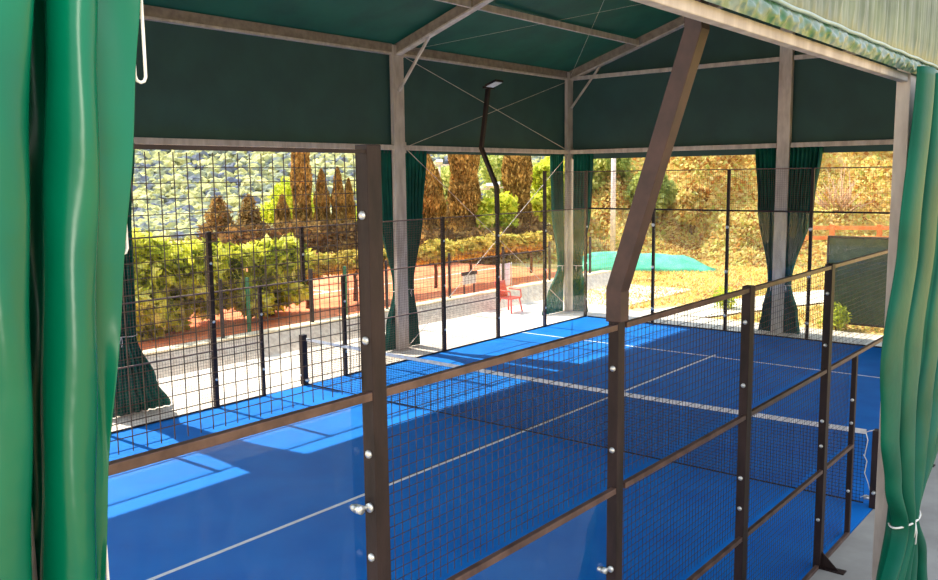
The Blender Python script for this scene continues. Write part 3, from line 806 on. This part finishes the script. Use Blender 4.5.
# ------------------------------------------------------------------ curtains
def interp(levels, z):
    for (a, b) in zip(levels[:-1], levels[1:]):
        if a[0] >= z >= b[0]:
            t = (a[0]-z)/(a[0]-b[0]); t = t*t*(3-2*t)
            return [a[k]+(b[k]-a[k])*t for k in range(1, len(a))]
    return list(levels[-1][1:])
def curtain(name, label, axis, c, levels, folds, amp, mat, group=None, tie=None, ph=0, nu=90, nv=60, side=1, cat='curtain'):
    """axis 'x': spreads along x in plane y=c. levels: (z, lo, hi) from the top down"""
    z1, z0 = levels[0][0], levels[-1][0]
    lo0, hi0 = levels[0][1], levels[0][2]; mid = (levels[-1][1]+levels[-1][2])/2
    root = empty(name, ((mid, c, 0) if axis == 'x' else (c, mid, 0))); tag(root, label, cat, group)
    P = []
    for j in range(nv):
        z = z1+(z0-z1)*j/(nv-1); lo, hi = interp(levels, z); wd = hi-lo
        ratio = min(1, wd/(hi0-lo0)); a_ = amp*(.6+.8*(1-ratio))
        for i in range(nu):
            u_ = i/(nu-1)
            q = lo+wd*(u_+.25/folds*math.sin(u_*folds*4*PI+ph)*.3)
            o = c+a_*math.sin(u_*folds*2*PI+ph+.3*math.sin(z*2.1))+.3*a_*math.sin(u_*folds*5.1+z*1.7+ph)
            P.append((q, o, z) if axis == 'x' else (o, q, z))
    MB().grid(P, nu, nv).build('drape', M[mat], root, solid=.004)
    if tie:
        lo, hi = interp(levels, tie); m_ = (lo+hi)/2; h_ = (hi-lo)/2+.02; d_ = amp*1.5
        pts = []
        for k in range(25):
            an = 2*PI*k/24; aa = m_+h_*math.cos(an); bb = c+d_*math.sin(an)
            pts.append((aa, bb, tie+.01*math.sin(2*an)) if axis == 'x' else (bb, aa, tie))
        m2 = MB(); m2.tube(pts, .008, 6)
        e = (m_-h_*.3, c-d_, tie) if axis == 'x' else (c-d_, m_, tie)
        m2.tube([e, (e[0]+.01, e[1]-.01, tie-.07), (e[0]-.01, e[1]-.01, tie-.16)], .006, 6).tube([e, (e[0]-.03, e[1]-.01, tie-.05), (e[0]-.03, e[1], tie-.1)], .006, 6)
        m2.build('tie_cord', M['white'], root)
    return root
G = 'tied back green curtains at the marquee columns'
ZT = ZP-.05
# far side columns (plane y=10.72)
cF = YF-.02
curtain('curtain', 'dark green curtain left of the far marquee leg, tied low', 'x', YF+.1, [(ZT, 12.95, 13.62), (3, 13.05, 13.58), (1.35, 13.42, 13.62), (.5, 13.15, 13.68), (.03, 13.0, 13.72)], 6, .05, 'curtaind', G, tie=1.35)
curtain('curtain', 'dark green curtain hanging right of the far marquee leg beside the brown cypress', 'x', YF+.1, [(ZT, 13.8, 14.6), (3, 13.82, 14.4), (1.35, 13.84, 14.02), (.5, 13.82, 14.15), (.03, 13.8, 14.2)], 6, .05, 'curtaind', G, tie=1.35, ph=1)
curtain('curtain', 'narrow green curtain at the far glass corner, left of the corner leg', 'x', YF+.1, [(ZT, 19.7, 20.35), (3, 19.8, 20.35), (1.35, 20.1, 20.38), (.5, 19.55, 20.38), (.03, 19.3, 20.38)], 6, .05, 'curtaind', G, tie=1.35, ph=2)
curtain('curtain', 'green curtain at the far glass corner, right of the corner leg', 'y', XE+.05, [(ZT, 10.15, 10.8), (3, 10.2, 10.8), (1.35, 10.5, 10.78), (.5, 10.4, 10.78), (.03, 10.3, 10.78)], 6, .05, 'curtaind', G, tie=1.35, ph=.5)
curtain('curtain', 'dark green curtain left half of the hourglass pair at the middle end column', 'y', XE+.0, [(ZT, 4.95, 5.55), (3.2, 4.95, 5.45), (1.2, 4.95, 5.12), (.5, 4.95, 5.25), (.03, 4.95, 5.33)], 6, .06, 'curtaind', G, tie=1.2)
curtain('curtain', 'dark green curtain right half of the hourglass pair at the middle end column', 'y', XE+.0, [(ZT, 3.95, 4.75), (3.2, 4.1, 4.75), (1.2, 4.58, 4.75), (.5, 4.4, 4.75), (.03, 4.33, 4.75)], 8, .06, 'curtaind', G, tie=1.2, ph=1)
curtain('curtain', 'dark green curtain at the far left behind the mesh, its foot flaring on the patio', 'x', YF-.12, [(ZT, 6.2, 7.2), (3, 6.3, 7.05), (1.35, 6.55, 7.0), (.5, 6.4, 7.35), (.03, 6.3, 7.6)], 9, .06, 'curtaind', G, tie=1.35, ph=1)
# near right curtain
curtain('curtain', 'glossy green curtain at the right edge tied with a white cord', 'x', YN-.24, [(4.6, 6.08, 8.8), (3.4, 5.84, 8.8), (2.6, 5.56, 8.6), (2.1, 5.66, 8.0), (1.7, 5.85, 7.4), (1.32, 6.12, 6.62), (.8, 5.6, 7.2), (.03, 5.2, 7.6)], 5, .06, 'curtainr', None, tie=1.32, ph=2.2, nu=160, nv=90)
# near left curtain : broad folds close to the viewer
root = empty('curtain', (0, -1.05, 0)); tag(root, 'large glossy green curtain with deep vertical folds at the left edge', 'curtain')
prof = [(-.62, -1.0), (-.58, -1.08), (-.53, -1.09), (-.49, -1.0), (-.44, -.99), (-.4, -1.08), (-.33, -1.1), (-.28, -1.0), (-.22, -.98), (-.18, -1.07), (-.1, -1.1), (-.05, -1.06), (-.0, -1.0), (.04, -1.01), (.07, -1.06), (.1, -1.1), (.13, -1.108), (.16, -1.098), (.174, -1.07), (.18, -1.0), (.2, -.91), (.24, -.88), (.28, -.9), (.25, -.97), (.22, -1.02), (.216, -1.06), (.228, -1.095), (.25, -1.108), (.275, -1.098), (.29, -1.072), (.297, -1.045), (.31, -1.034), (.34, -1.03), (.365, -1.03), (.392, -1.036)]
def cr(p0, p1, p2, p3, t):
    return tuple(.5*((2*p1[k])+(-p0[k]+p2[k])*t+(2*p0[k]-5*p1[k]+4*p2[k]-p3[k])*t*t+(-p0[k]+3*p1[k]-3*p2[k]+p3[k])*t**3) for k in (0, 1))
fine = []
for i in range(len(prof)-1):
    p0, p1, p2, p3 = prof[max(i-1, 0)], prof[i], prof[i+1], prof[min(i+2, len(prof)-1)]
    for k in range(6): fine.append(cr(p0, p1, p2, p3, k/6))
fine.append(prof[-1])
P = []; nv = 110
for j in range(nv):
    z = 4.56-4.5*j/(nv-1)
    s_ = 1-.72*min(1, max(0, (4.2-z)/1.1))**1.1
    for (x, y) in fine:
        xx = x
        if x > .3: xx = .3+(x-.3)*s_
        xx += .004*math.sin(z*5+x*30)
        yy = y+.006*math.sin(z*7.3+x*23)+.004*math.sin(z*17+x*50)
        P.append((xx-(4.15-max(z, 2.6))*.075, yy, z))
MB().grid(P, len(fine), nv).build('drape', M['curtain'], root, solid=.003)
def loop(x, y, z0, z1, w_=.011):
    pts = [(x-w_, y, z1)]+[(x-w_, y, z1+(z0-z1)*k/4) for k in range(1, 4)]+[(x-w_*math.cos(a_)*1, y, z0-w_*math.sin(a_)) for a_ in (0, .8, 1.57, 2.3, 3.14)]+[(x+w_, y, z0+(z1-z0)*k/4) for k in range(1, 5)]
    MB().tube(pts, .0032, 8).build('cord_loop', M['white'], root)
loop(.402, -1.015, 4.085, 4.25); loop(.342, -1.015, 3.76, 3.92); loop(.262, -1.01, 3.1, 3.19)

scene.view_settings.view_transform = 'Standard'
scene.view_settings.look = 'None'
scene.view_settings.exposure = 0.0
scene.view_settings.gamma = 1.0
scene.cycles.max_bounces = 8
scene.cycles.transparent_max_bounces = 24
scene.cycles.use_denoising = True
